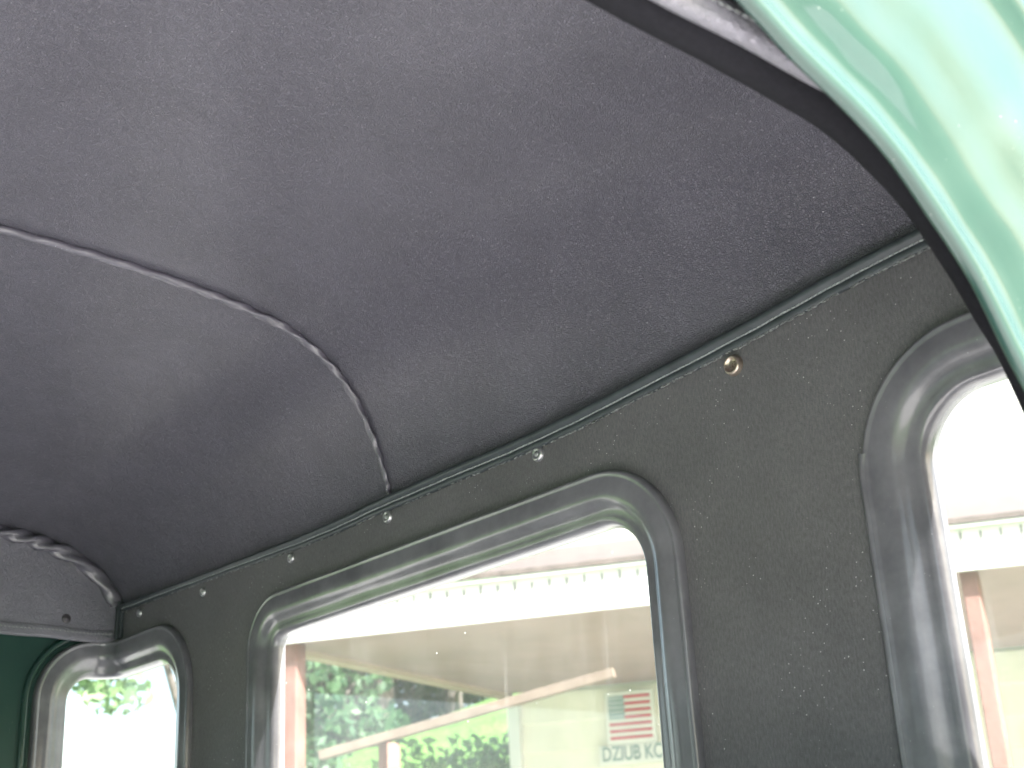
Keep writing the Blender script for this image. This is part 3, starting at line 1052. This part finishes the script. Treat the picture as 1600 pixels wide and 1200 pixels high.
ga, gb = on_wall(936, 1166, 0.03), on_wall(1042, 1188, 0.03)
gc = (ga + gb) / 2
gw, gh = abs((gb - ga).dot(U)) / 2, abs(gb.z - ga.z) / 2
name_b = empty("lettered_board", loc=gc)
tag(name_b, "white board with grey green capital letters hung below the flag plaque", "sign")
GI = Matrix.Translation(-gc)
mb = MB()
mb.obox(gc, U * gw, NW * 0.012, UP * gh)
o = mb.build("sign_board", M_WHITE, bevel=0.003)
o.parent = name_b
o.matrix_parent_inverse = GI
fcu = bpy.data.curves.new("lettering", 'FONT')
fcu.body = "DZIUB KC"
fcu.align_x = 'CENTER'
fcu.align_y = 'CENTER'
fcu.size = gh * 2.1
fcu.extrude = 0.003
fcu.offset = 0.003
tmp = bpy.data.objects.new("lettering_curve", fcu)
COL.objects.link(tmp)
bpy.context.view_layer.update()
tme = bpy.data.meshes.new_from_object(tmp.evaluated_get(bpy.context.evaluated_depsgraph_get()))
bpy.data.objects.remove(tmp)
wdt = max(v.co.x for v in tme.vertices) - min(v.co.x for v in tme.vertices)
sxx = gw * 1.8 / wdt
for v in tme.vertices:
    c = v.co.copy()
    v.co = gc - NW * 0.0155 + U * (c.x * sxx) + UP * c.y - NW * c.z
tme.name = "lettering"
o = link("lettering", tme, M_LETTER, name_b, smooth=False)
o.matrix_parent_inverse = GI

# --- sloping handrail by the porch
ra, rb = azel(-32.94, 6.15, 8.4), azel(-45.05, 8.85, 7.9)
rail = empty("handrail", loc=(ra.x, ra.y, 0))
tag(rail, "sloping pale wooden handrail in front of the grass bank", "handrail")
RI = Matrix.Translation(-Vector(rail.location))
mb = MB()
mb.bar(ra, rb, 0.06, 0.055)
o = mb.build("top_rail", M_RAIL, bevel=0.006)
o.parent = rail
o.matrix_parent_inverse = RI
for f in (0.24,):
    p = ra.lerp(rb, f)
    mb = MB()
    zt = p.z - 0.04
    zb_ = 0.0 if f < .9 else 0.2
    mb.obox((p.x, p.y, (zt + zb_) / 2), (0.045, 0, 0), (0, 0.045, 0), (0, 0, (zt - zb_) / 2))
    o = mb.build("rail_post", M_POST)
    o.parent = rail
    o.matrix_parent_inverse = RI

# --- trees and shrubs
def leaves(mb, c, rad, n, size, flat=1.0):
    for _ in range(n):
        while True:
            p = Vector((random.uniform(-1, 1), random.uniform(-1, 1), random.uniform(-1, 1)))
            if p.length < 1:
                break
        p = Vector(c) + Vector((p.x * rad, p.y * rad, p.z * rad * flat))
        d = Vector((random.gauss(0, 1), random.gauss(0, 1), random.gauss(0, .7))).normalized()
        e = d.orthogonal().normalized()
        e = (Matrix.Rotation(random.uniform(0, 6.28), 3, d) @ e)
        s = size * random.uniform(.6, 1.3)
        a = p - e * s
        w = d.cross(e) * s * 0.5
        mb.add([a, p + w, p + e * s, p - w], [(0, 1, 2, 3)])

def tree(base, h, spread, n_cl, leaf, mtl, label, lean=(0, 0), per=130, low=0.35, trunk_r=0.18, extra=()):
    base = Vector(base)
    root = empty("tree", loc=base)
    tag(root, label, "tree", "trees on the bank behind the house")
    I = Matrix.Translation(-base)
    mb = MB()
    top = base + Vector((lean[0], lean[1], h * 0.8))
    pts = [base.lerp(top, t) + Vector((math.sin(t * 5) * .12, math.cos(t * 4) * .12, 0)) for t in [i / 8 for i in range(9)]]
    mb.tube(pts, [trunk_r * (1.25 - t * 1.0) for t in [i / 8 for i in range(9)]], 9)
    lb = MB()
    for k in range(n_cl):
        t = random.uniform(low, 1.0)
        a = random.uniform(0, 6.28)
        rr = spread * random.uniform(.25, 1) * (1 - 0.45 * abs(t - 0.6))
        c = base + Vector((lean[0] * t + rr * math.cos(a), lean[1] * t + rr * math.sin(a), h * t))
        if k % 3 == 0:
            s = pts[min(8, int(t * 6))]
            mb.tube([s, s.lerp(c, .5) + Vector((0, 0, -.15)), c], [trunk_r * .35, trunk_r * .22, trunk_r * .07], 6)
        leaves(lb, c, random.uniform(.5, 1.0) * spread * 0.33, per, leaf, 0.75)
    for k, c in enumerate(extra):
        if k % 3 == 0:
            mb.tube([pts[6], pts[6].lerp(c, .5) + Vector((0, 0, .6)), c + Vector((0, 0, .1))], [.06, .04, .012], 6)
        leaves(lb, c, 0.40, 85, leaf * .6, 0.45)
    o = mb.build("trunk", M_BARK, smooth=True)
    o.parent = root
    o.matrix_parent_inverse = I
    o = lb.build("crown", mtl)
    o.parent = root
    o.matrix_parent_inverse = I
    return root

def ground_at(az, d):
    a = math.radians(az)
    x, y = math.cos(a) * d, math.sin(a) * d
    return Vector((x, y, terrain(x, y) - 0.05))

wb = MB()
for k in range(420):
    az = random.uniform(-47, -29.5)
    d = random.uniform(33, 42)
    b0 = ground_at(az, d).z
    leaves(wb, azel(az, 0, d) * 1.0 + Vector((0, 0, b0 - H + random.uniform(0.1, 8.5) * (1 - 0.25 * random.random()))), random.uniform(.6, 1.4), 52, 0.15, 0.8)
wo = wb.build("far_woodland", M_LEAF_D)
wo["kind"] = "stuff"
T = [(-31.2, 26, 9, 2.6, "dark leafy tree just right of the porch post, leftmost on the bank", M_LEAF_D, .05),
     (-33.2, 31, 10, 2.8, "dark dense tree standing left of the two bare trunks", M_LEAF_D, .05),
     (-34.4, 30, 11, 2.5, "tall tree whose slim grey trunk shows left of the thicker trunk", M_LEAF_D, .18),
     (-35.8, 29, 11, 2.6, "tall tree whose thicker grey trunk shows beside the bright sky gaps", M_LEAF_D, .22),
     (-38.6, 30, 9, 3.0, "tree with sky gaps in its leaves under the porch end beam", M_LEAF_D, .12),
     (-43.0, 32, 9, 2.6, "tree mostly hidden behind the house corner", M_LEAF_D, .12)]
for az, d, h, sp, lab, mt_, low in T:
    tree(ground_at(az, d), h, sp, 70 if low < .2 else 50, 0.12, mt_, lab, per=150, low=low, trunk_r=0.17)
tree(ground_at(-28.6, 15), 8.5, 2.0, 24, 0.13, M_LEAF_L, "tree with drooping leaves seen through the far corner window", per=80, low=0.6, trunk_r=0.16,
     extra=[azel(a, e, d) for a, e, d in ((-23.9, 10.6, 14.0), (-23.2, 9.6, 14.3), (-24.6, 9.4, 14.2), (-22.4, 11.0, 14.4), (-24.3, 11.6, 14.6), (-21.2, 10.9, 14.8), (-24.9, 8.7, 14.1), (-22.9, 12.2, 14.2))])

def shrub(az, d, h, w, n, label, mtl):
    b = ground_at(az, d)
    root = empty("shrub", loc=b)
    tag(root, label, "shrub", "shrubs below the handrail")
    I = Matrix.Translation(-b)
    sb, lb = MB(), MB()
    for k in range(9):
        a = random.uniform(0, 6.28)
        tip = b + Vector((math.cos(a) * w * .6, math.sin(a) * w * .6, h * random.uniform(.6, .95)))
        sb.tube([b, b.lerp(tip, .5) + Vector((0, 0, .1)), tip], [.025, .018, .006], 5)
    for k in range(26):
        a = random.uniform(0, 6.28)
        r = w * math.sqrt(random.random()) * .8
        leaves(lb, b + Vector((math.cos(a) * r, math.sin(a) * r, h * random.uniform(.25, .92))), w * .30, int(n * 1.5), 0.05)
    o = sb.build("stem", M_BARK, smooth=True)
    o.parent = root
    o.matrix_parent_inverse = I
    o = lb.build("foliage", mtl)
    o.parent = root
    o.matrix_parent_inverse = I

shrub(-34.3, 11.3, 2.0, 0.9, 120, "low leafy shrub under the lower end of the handrail", M_LEAF_L)
shrub(-36.9, 11.2, 2.1, 0.9, 120, "small leafy shrub between two larger shrubs under the handrail", M_LEAF_L)
shrub(-39.8, 11.6, 2.35, 0.9, 120, "leafy shrub between the tallest shrub and the house corner", M_LEAF_L)
shrub(-35.6, 11.5, 2.2, 0.9, 110, "light green shrub left of the rail post, lowest of the shrubs", M_LEAF_L)
shrub(-38.3, 11.8, 2.6, 1.0, 120, "light green leafy shrub below the middle of the handrail", M_LEAF_L)
shrub(-41.2, 12.2, 2.7, 1.0, 120, "pale leafy shrub against the white corner of the house", M_LEAF_L)
shrub(-32.0, 12.5, 2.4, 0.8, 110, "dark green shrub beside the left porch post", M_LEAF_D)
